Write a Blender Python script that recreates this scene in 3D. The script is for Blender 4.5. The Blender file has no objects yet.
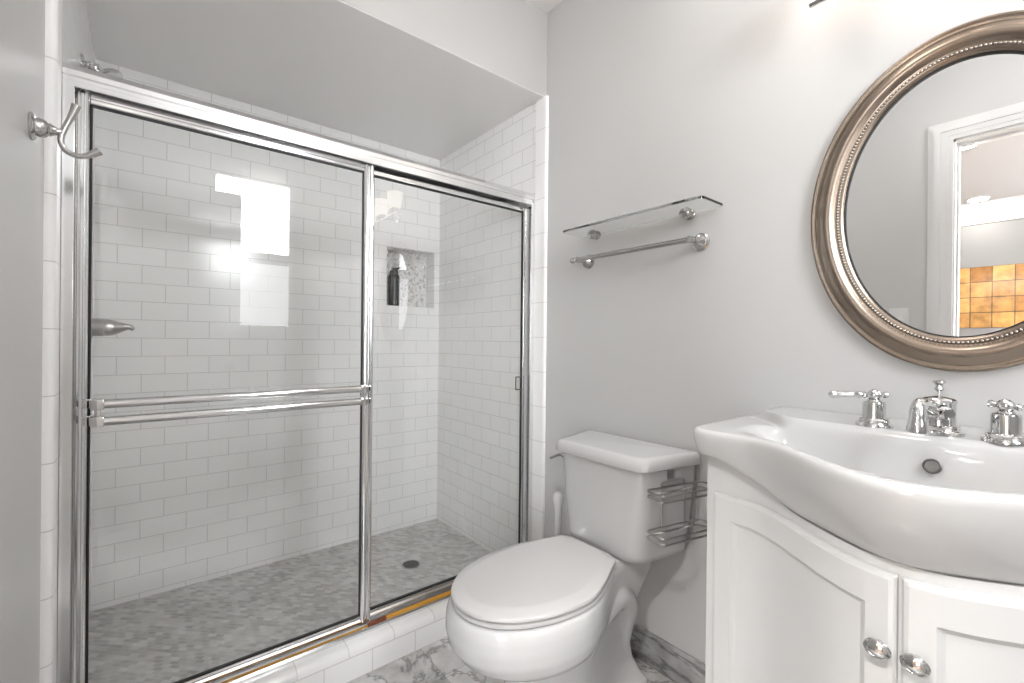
import bpy, bmesh, math, random
from math import sin, cos, pi, radians, sqrt
from mathutils import Vector, Matrix

random.seed(4)
S = bpy.context.scene
COL = S.collection

# ------------------------------------------------------------------ camera
cam_d = bpy.data.cameras.new('camera')
cam_d.sensor_fit = 'HORIZONTAL'
cam_d.sensor_width = 36.0
cam_d.lens = 36.0 * 453.69 / 1024.0
cam_d.clip_start = 0.02
cam = bpy.data.objects.new('camera', cam_d)
COL.objects.link(cam)
R_ = (0.77931941, -0.62655003, 0.00981415)
U_ = (-0.00686594, 0.00712299, 0.99995106)
F_ = (0.62658927, 0.77934865, -0.00124923)
P_ = (-1.37467, -1.48139, 1.12)
cam.matrix_world = Matrix(((R_[0], U_[0], -F_[0], P_[0]), (R_[1], U_[1], -F_[1], P_[1]),
                           (R_[2], U_[2], -F_[2], P_[2]), (0, 0, 0, 1)))
S.camera = cam

# ------------------------------------------------------------------ world, exposure
S.view_settings.view_transform = 'Standard'
S.view_settings.look = 'None'
S.view_settings.gamma = 1.0
S.view_settings.use_curve_mapping = False
S.view_settings.exposure = 0.11
w = bpy.data.worlds.new('world')
S.world = w
w.use_nodes = True
bg = w.node_tree.nodes['Background']
bg.inputs[0].default_value = (0.93, 0.96, 1.0, 1)
bg.inputs[1].default_value = 4.0


def area(name, loc, size, power, color=(1, 1, 1), rot=(0, 0, 0), shape='DISK', size_y=None, spread=pi):
    d = bpy.data.lights.new(name, 'AREA')
    d.shape = shape
    d.size = size
    if size_y:
        d.size_y = size_y
    d.energy = power
    d.color = color
    d.spread = spread
    o = bpy.data.objects.new(name, d)
    o.location = loc
    o.rotation_euler = rot
    COL.objects.link(o)
    return o


# added fill lamps at the next room's two made-up windows, facing +X and +Y
area('next_room_fill', (-5.28, -2.05, 1.4), 1.0, 15, (0.97, 0.985, 1.0), (radians(90), 0, radians(-90)), 'RECTANGLE', 1.5)
area('next_room_fill', (-3.3, -3.34, 1.4), 1.6, 165, (0.97, 0.985, 1.0), (radians(90), 0, pi), 'RECTANGLE', 1.55)

# ------------------------------------------------------------------ materials


def mat(name, col, rough=0.5, metal=0.0, spec=0.5, **kw):
    m = bpy.data.materials.new(name)
    m.use_nodes = True
    b = m.node_tree.nodes['Principled BSDF']
    b.inputs['Base Color'].default_value = (*col, 1)
    b.inputs['Roughness'].default_value = rough
    b.inputs['Metallic'].default_value = metal
    b.inputs['Specular IOR Level'].default_value = spec
    for k, v in kw.items():
        b.inputs[k.replace('_', ' ')].default_value = v
    return m


def N(m, t, **kw):
    n = m.node_tree.nodes.new(t)
    for k, v in kw.items():
        setattr(n, k, v)
    return n


def L(m, a, b):
    m.node_tree.links.new(a, b)


def P(m):
    return m.node_tree.nodes['Principled BSDF']


def paint(name, col, rough=0.5, bump=0.02, scale=220):
    m = mat(name, col, rough)
    tc = N(m, 'ShaderNodeTexCoord')
    n = N(m, 'ShaderNodeTexNoise')
    n.inputs['Scale'].default_value = scale
    n.inputs['Detail'].default_value = 3
    L(m, tc.outputs['Object'], n.inputs['Vector'])
    bp = N(m, 'ShaderNodeBump')
    bp.inputs['Strength'].default_value = bump
    bp.inputs['Distance'].default_value = 0.01
    L(m, n.outputs['Fac'], bp.inputs['Height'])
    L(m, bp.outputs['Normal'], P(m).inputs['Normal'])
    return m


def tile(name, c1, c2, grout, bw, rh, off=0.5, mortar=0.0016, rough=0.08, origin=(0, 0), vein=None, bump=0.35,
         noise=0.0, smooth=0.35, bias=0.0, stretch=None, rot=0.0):
    """brick pattern in metres on the UV map"""
    m = mat(name, c1, rough)
    uv = N(m, 'ShaderNodeUVMap')
    mp = N(m, 'ShaderNodeMapping')
    mp.inputs['Location'].default_value = (origin[0], origin[1], 0)
    mp.inputs['Rotation'].default_value = (0, 0, rot)
    L(m, uv.outputs['UV'], mp.inputs['Vector'])
    b = N(m, 'ShaderNodeTexBrick')
    b.offset = off
    b.offset_frequency = 2
    b.inputs['Color1'].default_value = (*c1, 1)
    b.inputs['Color2'].default_value = (*c2, 1)
    b.inputs['Mortar'].default_value = (*grout, 1)
    b.inputs['Scale'].default_value = 1
    b.inputs['Mortar Size'].default_value = mortar
    b.inputs['Mortar Smooth'].default_value = smooth
    b.inputs['Bias'].default_value = bias
    b.inputs['Brick Width'].default_value = bw
    b.inputs['Row Height'].default_value = rh
    L(m, mp.outputs['Vector'], b.inputs['Vector'])
    colout = b.outputs['Color']
    tc = N(m, 'ShaderNodeTexCoord')
    if noise:
        n = N(m, 'ShaderNodeTexNoise')
        n.inputs['Scale'].default_value = 14
        n.inputs['Detail'].default_value = 6
        L(m, tc.outputs['Object'], n.inputs['Vector'])
        mx = N(m, 'ShaderNodeMixRGB', blend_type='OVERLAY')
        mx.inputs['Fac'].default_value = noise
        L(m, colout, mx.inputs['Color1'])
        L(m, n.outputs['Fac'], mx.inputs['Color2'])
        colout = mx.outputs['Color']
    if vein:
        # marble veins: thin dark ridges of a warped noise
        n = N(m, 'ShaderNodeTexNoise')
        n.inputs['Scale'].default_value = vein[0]
        n.inputs['Detail'].default_value = 8
        n.inputs['Roughness'].default_value = 0.62
        n.inputs['Distortion'].default_value = 0.6
        if stretch:
            m2 = N(m, 'ShaderNodeMapping')
            m2.inputs['Scale'].default_value = stretch
            m2.inputs['Rotation'].default_value = (0.5, 0, 0)
            L(m, tc.outputs['Object'], m2.inputs['Vector'])
            L(m, m2.outputs['Vector'], n.inputs['Vector'])
        else:
            L(m, tc.outputs['Object'], n.inputs['Vector'])
        sb = N(m, 'ShaderNodeMath', operation='SUBTRACT')
        sb.inputs[1].default_value = 0.5
        L(m, n.outputs['Fac'], sb.inputs[0])
        ab = N(m, 'ShaderNodeMath', operation='ABSOLUTE')
        L(m, sb.outputs[0], ab.inputs[0])
        rp = N(m, 'ShaderNodeMapRange')
        rp.inputs['From Min'].default_value = 0.0
        rp.inputs['From Max'].default_value = vein[1]
        rp.inputs['To Min'].default_value = vein[2]
        rp.inputs['To Max'].default_value = 1.0
        L(m, ab.outputs[0], rp.inputs['Value'])
        mx = N(m, 'ShaderNodeMixRGB', blend_type='MULTIPLY')
        mx.inputs['Fac'].default_value = 1.0
        L(m, colout, mx.inputs['Color1'])
        L(m, rp.outputs['Result'], mx.inputs['Color2'])
        colout = mx.outputs['Color']
    L(m, colout, P(m).inputs['Base Color'])
    bp = N(m, 'ShaderNodeBump', invert=True)
    bp.inputs['Strength'].default_value = bump
    bp.inputs['Distance'].default_value = 0.002
    L(m, b.outputs['Fac'], bp.inputs['Height'])
    L(m, bp.outputs['Normal'], P(m).inputs['Normal'])
    return m


def emis(name, col, strength, base=(0.8, 0.8, 0.8)):
    m = mat(name, base, 0.4)
    P(m).inputs['Emission Color'].default_value = (*col, 1)
    P(m).inputs['Emission Strength'].default_value = strength
    return m


def thin_glass(name, tint=(0.992, 0.995, 0.993)):
    m = bpy.data.materials.new(name)
    m.use_nodes = True
    nt = m.node_tree
    nt.nodes.remove(nt.nodes['Principled BSDF'])
    out = nt.nodes['Material Output']
    t = N(m, 'ShaderNodeBsdfTransparent')
    t.inputs['Color'].default_value = (*tint, 1)
    g = N(m, 'ShaderNodeBsdfGlossy')
    g.inputs['Roughness'].default_value = 0.0
    f = N(m, 'ShaderNodeFresnel')
    f.inputs['IOR'].default_value = 1.5
    # both faces of the pane reflect alike: the node inverts the index on back faces, so give it the inverse there
    gm = N(m, 'ShaderNodeNewGeometry')
    mr = N(m, 'ShaderNodeMapRange')
    mr.inputs['To Min'].default_value = 1.5
    mr.inputs['To Max'].default_value = 1 / 1.5
    L(m, gm.outputs['Backfacing'], mr.inputs['Value'])
    L(m, mr.outputs['Result'], f.inputs['IOR'])
    x = N(m, 'ShaderNodeMixShader')
    L(m, f.outputs[0], x.inputs[0])
    L(m, t.outputs[0], x.inputs[1])
    L(m, g.outputs[0], x.inputs[2])
    L(m, x.outputs[0], out.inputs['Surface'])
    return m


M_WALL = paint('wall_paint', (0.59, 0.582, 0.573), 0.33)
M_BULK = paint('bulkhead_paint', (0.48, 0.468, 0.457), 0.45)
M_WHITE = paint('white_paint', (0.83, 0.81, 0.795), 0.5)
M_SOFFIT = paint('shower_ceiling_paint', (0.88, 0.865, 0.85), 0.35)
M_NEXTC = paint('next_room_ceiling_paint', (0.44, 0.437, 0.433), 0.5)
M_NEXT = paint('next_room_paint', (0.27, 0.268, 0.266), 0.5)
M_TRIM = mat('trim_paint', (0.74, 0.73, 0.725), 0.3)
TW, TG = (0.92, 0.912, 0.905), (0.66, 0.65, 0.64)
M_TILE = tile('subway_tile', TW, (0.90, 0.892, 0.885), TG, 0.155, 0.075, origin=(1.548, -0.067), rough=0.14)
M_TILE_COL = tile('bullnose_tile', TW, TW, TG, 0.1545, 0.4, off=0.0, origin=(-0.056, 0.1), rough=0.3, bump=0.1)
M_TILE_KERB = tile('kerb_tile', TW, (0.86, 0.85, 0.84), (0.70, 0.65, 0.64), 0.158, 0.075, origin=(0.853, -0.001))
M_MOSAIC = tile('marble_mosaic', (0.66, 0.645, 0.63), (0.40, 0.39, 0.38), (0.56, 0.55, 0.54), 0.030, 0.016, rough=0.3,
                mortar=0.0012, noise=0.35, bump=0.2, rot=0.785)
M_MARBLE = tile('marble_floor_tile', (0.80, 0.79, 0.78), (0.28, 0.27, 0.26), (0.50, 0.49, 0.48), 0.305, 0.305, off=0.0,
                mortar=0.0018, rough=0.16, origin=(0.594, 0.168), vein=(4.5, 0.03, 0.5), noise=0.8, smooth=0.1)
M_MARBLE_B = tile('marble_baseboard', (0.46, 0.455, 0.45), (0.30, 0.295, 0.29), (0.6, 0.6, 0.59), 0.305, 0.4, off=0.0,
                  mortar=0.002, rough=0.2, origin=(0.477, 0.1), vein=(6, 0.06, 0.45), noise=0.6, smooth=0.1, stretch=(1, 0.35, 1.8))
M_CHROME = mat('chrome', (0.66, 0.66, 0.655), 0.08, 1.0)
M_ALU = mat('polished_aluminium', (0.84, 0.84, 0.84), 0.16, 1.0)
M_STEEL = mat('satin_wire', (0.46, 0.455, 0.45), 0.3, 1.0)
M_NICKEL = mat('nickel', (0.52, 0.515, 0.505), 0.14, 1.0)
M_PORC = mat('porcelain', (0.57, 0.567, 0.563), 0.07, 0, 0.55)
M_SEAT = mat('seat_plastic', (0.54, 0.53, 0.523), 0.18)
M_CAB = mat('cabinet_paint', (0.65, 0.646, 0.642), 0.32)
M_GLASS = thin_glass('clear_glass')
M_BLACK = mat('black_rubber', (0.012, 0.012, 0.012), 0.5)
M_DARK = mat('dark_drain', (0.16, 0.155, 0.15), 0.4, 0.8)
M_AMBER = mat('amber_seal', (0.55, 0.27, 0.035), 0.4)
M_RUST = mat('rust_seal', (0.20, 0.055, 0.025), 0.5)
M_MIRROR = mat('mirror_glass', (0.94, 0.94, 0.94), 0.0, 1.0)
M_BOTTLE = mat('bottle_plastic', (0.02, 0.02, 0.022), 0.25)
M_BOTTLE2 = mat('bottle_cap_plastic', (0.035, 0.036, 0.04), 0.3)
M_SHELF = mat('shelf_glass', (0.97, 0.99, 0.98), 0.0, 0, 0.5, Transmission_Weight=1.0, IOR=1.5)
M_SHADE = emis('lit_shade_glass', (1.0, 0.89, 0.78), 4.2, (0.9, 0.88, 0.85))
M_FILL_DOME = emis('fill_dome_glow', (1.0, 0.96, 0.91), 2.0)  # glow of the added bathroom ceiling dome
M_LAMP = emis('lamp_lens', (1.0, 0.95, 0.88), 14.0)
M_PANE_UP = emis('bright_pane', (0.95, 0.98, 1.0), 26.0)
M_FILL_PANE = emis('fill_pane', (0.97, 0.985, 1.0), 4.0)  # glow of the two made-up next-room windows
M_PANE_LOW = emis('frosted_pane', (0.95, 0.97, 1.0), 4.0)

# antique silver/bronze frame: colour varies round the oval with wear
M_FRAME = mat('antique_frame', (0.42, 0.35, 0.28), 0.27, 0.95)
tc = N(M_FRAME, 'ShaderNodeTexCoord')
n = N(M_FRAME, 'ShaderNodeTexNoise')
n.inputs['Scale'].default_value = 6
L(M_FRAME, tc.outputs['Object'], n.inputs['Vector'])
cr = N(M_FRAME, 'ShaderNodeValToRGB')
cr.color_ramp.elements[0].color = (0.22, 0.165, 0.125, 1)
cr.color_ramp.elements[1].color = (0.36, 0.305, 0.255, 1)
L(M_FRAME, n.outputs['Fac'], cr.inputs['Fac'])
L(M_FRAME, cr.outputs['Color'], P(M_FRAME).inputs['Base Color'])

# niche mosaic: small round-ish stones, white with grey ones
M_NICHE = mat('niche_mosaic', (0.7, 0.7, 0.69), 0.3)
tc = N(M_NICHE, 'ShaderNodeTexCoord')
v = N(M_NICHE, 'ShaderNodeTexVoronoi')
v.inputs['Scale'].default_value = 80
L(M_NICHE, tc.outputs['Object'], v.inputs['Vector'])
sp = N(M_NICHE, 'ShaderNodeSeparateColor')
L(M_NICHE, v.outputs['Color'], sp.inputs['Color'])
cr = N(M_NICHE, 'ShaderNodeValToRGB')
cr.color_ramp.interpolation = 'CONSTANT'
cr.color_ramp.elements[0].color = (0.80, 0.79, 0.78, 1)
cr.color_ramp.elements[1].color = (0.52, 0.51, 0.50, 1)
cr.color_ramp.elements[1].position = 0.8
e = cr.color_ramp.elements.new(0.45)
e.color = (0.70, 0.69, 0.68, 1)
L(M_NICHE, sp.outputs['Red'], cr.inputs['Fac'])
L(M_NICHE, cr.outputs['Color'], P(M_NICHE).inputs['Base Color'])

# honey-coloured stone wall tiles of the next room
M_HONEY = tile('honey_stone_tile', (0.60, 0.34, 0.115), (0.32, 0.14, 0.035), (0.13, 0.08, 0.045), 0.157, 0.157, off=0.0,
               mortar=0.004, rough=0.3, origin=(0.0, -1.302), noise=0.75, smooth=0.1)

# ------------------------------------------------------------------ mesh helpers


def wloc(o):
    v = Vector((0, 0, 0))
    while o:
        v += o.location
        o = o.parent
    return v


def obj(name, bm, m, parent=None, local=False, sharp=35, smooth=True, kind=None):
    me = bpy.data.meshes.new(name)
    if isinstance(bm, bmesh.types.BMesh):
        bmesh.ops.remove_doubles(bm, verts=bm.verts[:], dist=1e-6)
        bmesh.ops.recalc_face_normals(bm, faces=bm.faces[:])
        bm.to_mesh(me)
        bm.free()
    else:
        me = bm
    me.materials.append(m)
    if smooth:
        me.shade_smooth()
        me.set_sharp_from_angle(angle=radians(sharp))
    o = bpy.data.objects.new(name, me)
    COL.objects.link(o)
    if parent:
        o.parent = parent
        if not local:
            o.location = -wloc(parent)
    if kind:
        o['kind'] = kind
    return o


def thing(name, label, cat, loc, group=None):
    o = bpy.data.objects.new(name, None)
    COL.objects.link(o)
    o.location = loc
    o.empty_display_size = 0.05
    return tag(o, label, cat, group)


def tag(o, label, cat, group=None):
    o['label'] = label
    o['category'] = cat
    if group:
        o['group'] = group
    return o


def BM():
    return bmesh.new()


def box(bm, x0, x1, y0, y1, z0, z1, bev=0.0, seg=2):
    g = bmesh.ops.create_cube(bm, size=1.0)
    vs = g['verts']
    for v in vs:
        v.co = Vector(((x0 + x1) / 2 + v.co.x * (x1 - x0), (y0 + y1) / 2 + v.co.y * (y1 - y0), (z0 + z1) / 2 + v.co.z * (z1 - z0)))
    if bev:
        es = list({e for v in vs for e in v.link_edges})
        bmesh.ops.bevel(bm, geom=es, offset=bev, segments=seg, profile=0.5, affect='EDGES')
    return bm


def loft(bm, rings, closed=True, cap0=True, cap1=True, loop=False):
    vr = [[bm.verts.new(p) for p in r] for r in rings]
    n = len(vr[0])
    m = n if closed else n - 1
    pairs = list(zip(vr[:-1], vr[1:]))
    if loop:
        pairs.append((vr[-1], vr[0]))
    for a, b in pairs:
        for i in range(m):
            j = (i + 1) % n
            try:
                bm.faces.new((a[i], a[j], b[j], b[i]))
            except ValueError:
                pass
    if not loop:
        if cap0:
            bm.faces.new(vr[0][::-1])
        if cap1:
            bm.faces.new(vr[-1])
    return bm


def frame(d):
    d = Vector(d).normalized()
    a = Vector((0, 0, 1)) if abs(d.z) < 0.9 else Vector((1, 0, 0))
    u = d.cross(a).normalized()
    return d, u, d.cross(u).normalized()


def lathe(bm, prof, org=(0, 0, 0), axis=(0, 0, 1), n=28, sx=1.0, sy=1.0):
    """prof: (radius, height along axis)"""
    d, u, v = frame(axis)
    o = Vector(org)
    rings = [[o + d * h + (u * cos(2 * pi * k / n) * sx + v * sin(2 * pi * k / n) * sy) * max(r, 1e-4) for k in range(n)] for r, h in prof]
    return loft(bm, rings)


def tube(bm, pts, r, n=12, closed=False):
    pts = [Vector(p) for p in pts]
    rs = r if isinstance(r, (list, tuple)) else [r] * len(pts)
    rings = []
    t0 = (pts[1] - pts[0]).normalized()
    _, u, v = frame(t0)
    prev = t0
    for i, p in enumerate(pts):
        if closed:
            t = (pts[(i + 1) % len(pts)] - pts[i - 1]).normalized()
        elif i == 0:
            t = t0
        elif i == len(pts) - 1:
            t = (pts[-1] - pts[-2]).normalized()
        else:
            t = ((pts[i + 1] - p).normalized() + (p - pts[i - 1]).normalized()).normalized()
        q = prev.rotation_difference(t)
        u = q @ u
        v = q @ v
        prev = t
        rings.append([p + (u * cos(2 * pi * k / n) + v * sin(2 * pi * k / n)) * rs[i] for k in range(n)])
    return loft(bm, rings, loop=closed)


def bez(pts, n=24):
    """Catmull-Rom through points"""
    p = [Vector(q) for q in pts]
    p = [p[0] * 2 - p[1]] + p + [p[-1] * 2 - p[-2]]
    out = []
    segs = len(p) - 3
    for s in range(segs):
        a, b, c, d = p[s:s + 4]
        for k in range(n):
            t = k / n
            out.append(0.5 * ((2 * b) + (c - a) * t + (2 * a - 5 * b + 4 * c - d) * t * t + (3 * b - a - 3 * c + d) * t ** 3))
    out.append(p[-2])
    return out


def arcpath(pts, rad, seg=6):
    """polyline with rounded corners"""
    p = [Vector(q) for q in pts]
    out = [p[0]]
    for i in range(1, len(p) - 1):
        a, b, c = p[i - 1], p[i], p[i + 1]
        r = min(rad, (a - b).length * 0.49, (c - b).length * 0.49)
        s, e = b + (a - b).normalized() * r, b + (c - b).normalized() * r
        for k in range(seg + 1):
            t = k / seg
            out.append(s * (1 - t) ** 2 + b * 2 * t * (1 - t) + e * t * t)
    out.append(p[-1])
    return out


def ss(a, b, x):
    t = max(0.0, min(1.0, (x - a) / (b - a)))
    return t * t * (3 - 2 * t)


def uvflat(bm):
    """UVs in metres from the dominant normal"""
    uv = bm.loops.layers.uv.verify()
    bm.normal_update()
    for f in bm.faces:
        nx, ny, nz = (abs(c) for c in f.normal)
        for l in f.loops:
            c = l.vert.co
            l[uv].uv = (c.y, c.z) if nx > max(ny, nz) else ((c.x, c.z) if ny > nz else (c.x, c.y))
    return bm


def struct(name, bm, m, uv=False, **kw):
    if uv:
        bmesh.ops.recalc_face_normals(bm, faces=bm.faces[:])
        uvflat(bm)
    return obj(name, bm, m, kind='structure', **kw)


# ------------------------------------------------------------------ room shell
XL, YR, H = -1.56, -2.30, 2.576          # left wall, rear wall, ceiling
YB, ZS = 0.928, 2.205                    # shower back wall, shower ceiling
DY0, DY1, DZ = -1.80, -1.118, 2.076       # doorway in the left wall

struct('floor', box(BM(), XL - 0.12, 0, YR, 0.0, -0.08, 0), M_MARBLE, uv=True)
struct('floor_shower', box(BM(), XL, 0, 0.15, YB, -0.08, 0.045), M_MOSAIC, uv=True)
struct('ceiling', box(BM(), XL - 0.12, 0.1, YR - 0.1, 0.1, H, H + 0.08), M_WHITE)
struct('wall_right', box(BM(), 0, 0.1, YR - 0.1, YB + 0.15, -0.08, H), M_WALL)
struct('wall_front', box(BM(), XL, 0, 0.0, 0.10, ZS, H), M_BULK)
struct('ceiling_shower', box(BM(), XL, 0, 0.10, YB, ZS, ZS + 0.06), M_SOFFIT)
# the underside of the bulkhead continues the grey shower ceiling
struct('trim_5', box(BM(), XL, 0, 0.002, 0.10, ZS - 0.003, ZS), M_SOFFIT)
bm = BM()
box(bm, XL - 0.12, XL, DY1, YB + 0.15, -0.08, H)
box(bm, XL - 0.12, XL, YR - 0.1, DY0, -0.08, H)
box(bm, XL - 0.12, XL, DY0, DY1, DZ, H)
struct('wall_left', bm, M_WALL)
WX0, WX1, WZ0, WZ1 = -1.02, -0.46, 1.19, 2.36
bm = BM()
box(bm, XL, WX0, YR - 0.1, YR, -0.08, H)
box(bm, WX1, 0, YR - 0.1, YR, -0.08, H)
box(bm, WX0, WX1, YR - 0.1, YR, -0.08, WZ0)
box(bm, WX0, WX1, YR - 0.1, YR, WZ1, H)
struct('wall_rear', bm, M_WALL)

# window: frame with two sashes, bright clear pane above, frosted pane below
wf = bpy.data.objects.new('window_1', None)
COL.objects.link(wf)
wf.location = ((WX0 + WX1) / 2, YR, WZ0)
wf['kind'] = 'structure'
ZM = 1.745
bm = BM()
for a in ((WX0, WX0 + 0.03, WZ0, WZ1), (WX1 - 0.03, WX1, WZ0, WZ1), (WX0, WX1, WZ0, WZ0 + 0.03), (WX0, WX1, WZ1 - 0.03, WZ1), (WX0, WX1, ZM - 0.045, ZM + 0.04)):
    box(bm, a[0], a[1], YR - 0.07, YR - 0.02, a[2], a[3], 0.004)
obj('window_frame', bm, M_TRIM, wf)
obj('upper_pane', box(BM(), WX0 + 0.03, WX1 - 0.03, YR - 0.055, YR - 0.045, ZM + 0.04, WZ1 - 0.03), M_PANE_UP, wf)
obj('lower_pane', box(BM(), WX0 + 0.03, WX1 - 0.03, YR - 0.055, YR - 0.045, WZ0 + 0.03, ZM - 0.045), M_PANE_LOW, wf)

# open door leaf, hinged on the rear side of the doorway
dl = bpy.data.objects.new('door_1', None)
COL.objects.link(dl)
dl.location = (XL, DY0 + 0.02, 0)
dl['kind'] = 'structure'
bm = BM()
y0, y1 = DY0 + 0.005, DY0 + 0.04
x0, x1 = XL + 0.012, -0.905
for a in ((x0, x0 + 0.11, 0.012, DZ - 0.026), (x1 - 0.11, x1, 0.012, DZ - 0.026), (x0, x1, 0.012, 0.22), (x0, x1, DZ - 0.12, DZ - 0.026), (x0, x1, 0.86, 1.02)):
    box(bm, a[0], a[1], y0, y1, a[2], a[3], 0.003)
box(bm, x0 + 0.1, x1 - 0.1, y0 + 0.01, y1 - 0.01, 0.2, DZ - 0.1)
obj('door_leaf', bm, M_TRIM, dl)
bm = BM()
for s in (0, 1):
    yy, sg = (y1, 1) if s else (y0, -1)
    lathe(bm, [(0.026, 0), (0.026, 0.006), (0.010, 0.010), (0.010, 0.03), (0.024, 0.04), (0.027, 0.052), (0.018, 0.064), (0.0, 0.066)], (x1 - 0.06, yy, 0.94), (0, sg, 0), 20)
obj('door_knob', bm, M_NICKEL, dl)


def casing(bm, xw, sx, y0, y1, zt, wd=0.088):
    """moulded door casing on both sides and over the top; xw wall face, sx direction out"""
    steps = ((0, 0.012), (0.02, 0.022), (0.045, 0.017), (wd - 0.018, 0.014), (wd, 0.010))
    for k in range(4):
        a, t = steps[k]
        b = steps[k + 1][0]
        xs = sorted((xw, xw + sx * t))
        box(bm, xs[0], xs[1], y1 + wd - b, y1 + wd - a, 0, zt + wd - a)
        box(bm, xs[0], xs[1], y0 - wd + a, y0 - wd + b, 0, zt + wd - a)
        box(bm, xs[0], xs[1], y0 - wd + b, y1 + wd - b, zt + wd - b, zt + wd - a)


bm = BM()
casing(bm, XL, 1, DY0, DY1, DZ)
# jamb lining with stop
box(bm, XL - 0.12, XL, DY1 - 0.006, DY1, 0, DZ)
box(bm, XL - 0.12, XL, DY0, DY0 + 0.004, 0, DZ)
box(bm, XL - 0.12, XL, DY0, DY1, DZ - 0.010, DZ)
box(bm, XL - 0.08, XL - 0.045, DY1 - 0.014, DY1 - 0.006, 0, DZ - 0.010)
box(bm, XL - 0.08, XL - 0.045, DY0 + 0.004, DY1 - 0.014, DZ - 0.022, DZ - 0.010)
struct('trim_1', bm, M_TRIM, smooth=False)

# ------------------------------------------------------------------ next room (seen in the mirror)
NX = -5.33
struct('floor_next_room', box(BM(), NX, XL - 0.12, -3.4, 1.6, -0.08, 0), mat('oak_floor', (0.32, 0.2, 0.12), 0.35))
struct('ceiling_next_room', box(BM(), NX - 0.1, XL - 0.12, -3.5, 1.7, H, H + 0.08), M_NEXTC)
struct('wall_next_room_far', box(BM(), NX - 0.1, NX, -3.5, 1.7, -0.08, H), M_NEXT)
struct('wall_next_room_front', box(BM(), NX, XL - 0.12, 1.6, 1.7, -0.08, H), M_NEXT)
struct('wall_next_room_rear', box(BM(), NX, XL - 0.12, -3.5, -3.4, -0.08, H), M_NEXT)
bm = BM()
box(bm, XL - 0.14, XL - 0.12, YR - 1.2, DY0, 0, H)
struct('wall_next_room_right', bm, M_NEXT)
bm = BM()
cp = [(0.0, -0.20), (0.012, -0.20), (0.018, -0.17), (0.03, -0.15), (0.06, -0.09), (0.10, -0.05), (0.125, -0.03), (0.13, 0.0), (0.0, 0.0)]
loft(bm, [[(NX + a, y, H + b) for a, b in cp] for y in (-3.4, 1.6)])
struct('trim_2', bm, M_TRIM, sharp=20)
# two invented windows, out of view, added to go with the fill lamps
bm = BM()
for a in ((-2.61, -2.55, 0.55, 2.25), (-1.55, -1.49, 0.55, 2.25), (-2.61, -1.49, 0.55, 0.61), (-2.61, -1.49, 2.19, 2.25), (-2.08, -2.02, 0.55, 2.25)):
    box(bm, NX, NX + 0.03, a[0], a[1], a[2], a[3], 0.003)
w2 = struct('added_window_2', bm, M_TRIM)
obj('pane', box(BM(), NX + 0.005, NX + 0.012, -2.55, -1.55, 0.61, 2.19), M_FILL_PANE, w2)
bm = BM()
for a in ((-4.15, -4.09, 0.55, 2.25), (-2.51, -2.45, 0.55, 2.25), (-4.15, -2.45, 0.55, 0.61), (-4.15, -2.45, 2.19, 2.25), (-3.33, -3.27, 0.55, 2.25)):
    box(bm, a[0], a[1], -3.4, -3.37, a[2], a[3], 0.003)
w3 = struct('added_window_3', bm, M_TRIM)  # second made-up window, set behind the rear fill lamp
obj('pane', box(BM(), -4.09, -2.51, -3.395, -3.388, 0.61, 2.19), M_FILL_PANE, w3)
hp = obj('tile_panel', uvflat(box(BM(), NX + 0.002, NX + 0.012, -1.373, 0.04, 1.302, 1.93, 0.002)), M_HONEY)
tag(hp, 'honey coloured square stone tiles with dark joints, seen through the doorway in the oval mirror', 'tile panel')


def downlight(x, y, label, power, col=(1, 0.95, 0.88), r=0.07):
    t = thing('recessed_ceiling_light', label, 'ceiling light', (x, y, H), 'recessed ceiling lights')
    obj('trim_ring', lathe(BM(), [(r + 0.018, 0), (r + 0.018, -0.004), (r + 0.008, -0.008), (r, -0.006), (r, 0)], (x, y, H), (0, 0, 1), 32), M_TRIM, t)
    obj('lens', lathe(BM(), [(r, -0.0005), (r, -0.003), (r * 0.7, -0.005), (0, -0.005)], (x, y, H), (0, 0, 1), 32), M_LAMP, t)
    area('downlight', (x, y, H - 0.012), 2 * r, power, col)
    return t


downlight(-5.05, -0.86, 'glowing round recessed light nearer the crown moulding, seen in the mirror', 5)
downlight(-2.2, -1.46, 'added round recessed fill light, out of view, just outside the doorway', 68, (1, 0.98, 0.95), 0.18)  # invented lamp, adds fill through the doorway onto cabinet and tank
downlight(-3.25, -0.957, 'glowing round recessed light just past the door casing, seen in the mirror', 5)

t = thing('fill_ceiling_light', 'added white dome fill light, out of view on the bathroom ceiling', 'ceiling light', (-0.60, -1.0, H))  # invented ceiling lamp, added as soft fill for the bathroom
obj('mounting_ring', lathe(BM(), [(0.19, -0.0005), (0.19, -0.022), (0.182, -0.026), (0.172, -0.022), (0.172, -0.0005)], (-0.60, -1.0, H), (0, 0, 1), 48), M_TRIM, t)
obj('fill_dome', lathe(BM(), [(0.170, -0.018), (0.165, -0.035), (0.145, -0.055), (0.105, -0.072), (0.055, -0.080), (0.0, -0.082)], (-0.60, -1.0, H), (0, 0, 1), 48), M_FILL_DOME, t)
area('dome_fill', (-0.60, -1.0, H - 0.09), 0.34, 3.5, (1, 0.96, 0.91))

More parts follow.
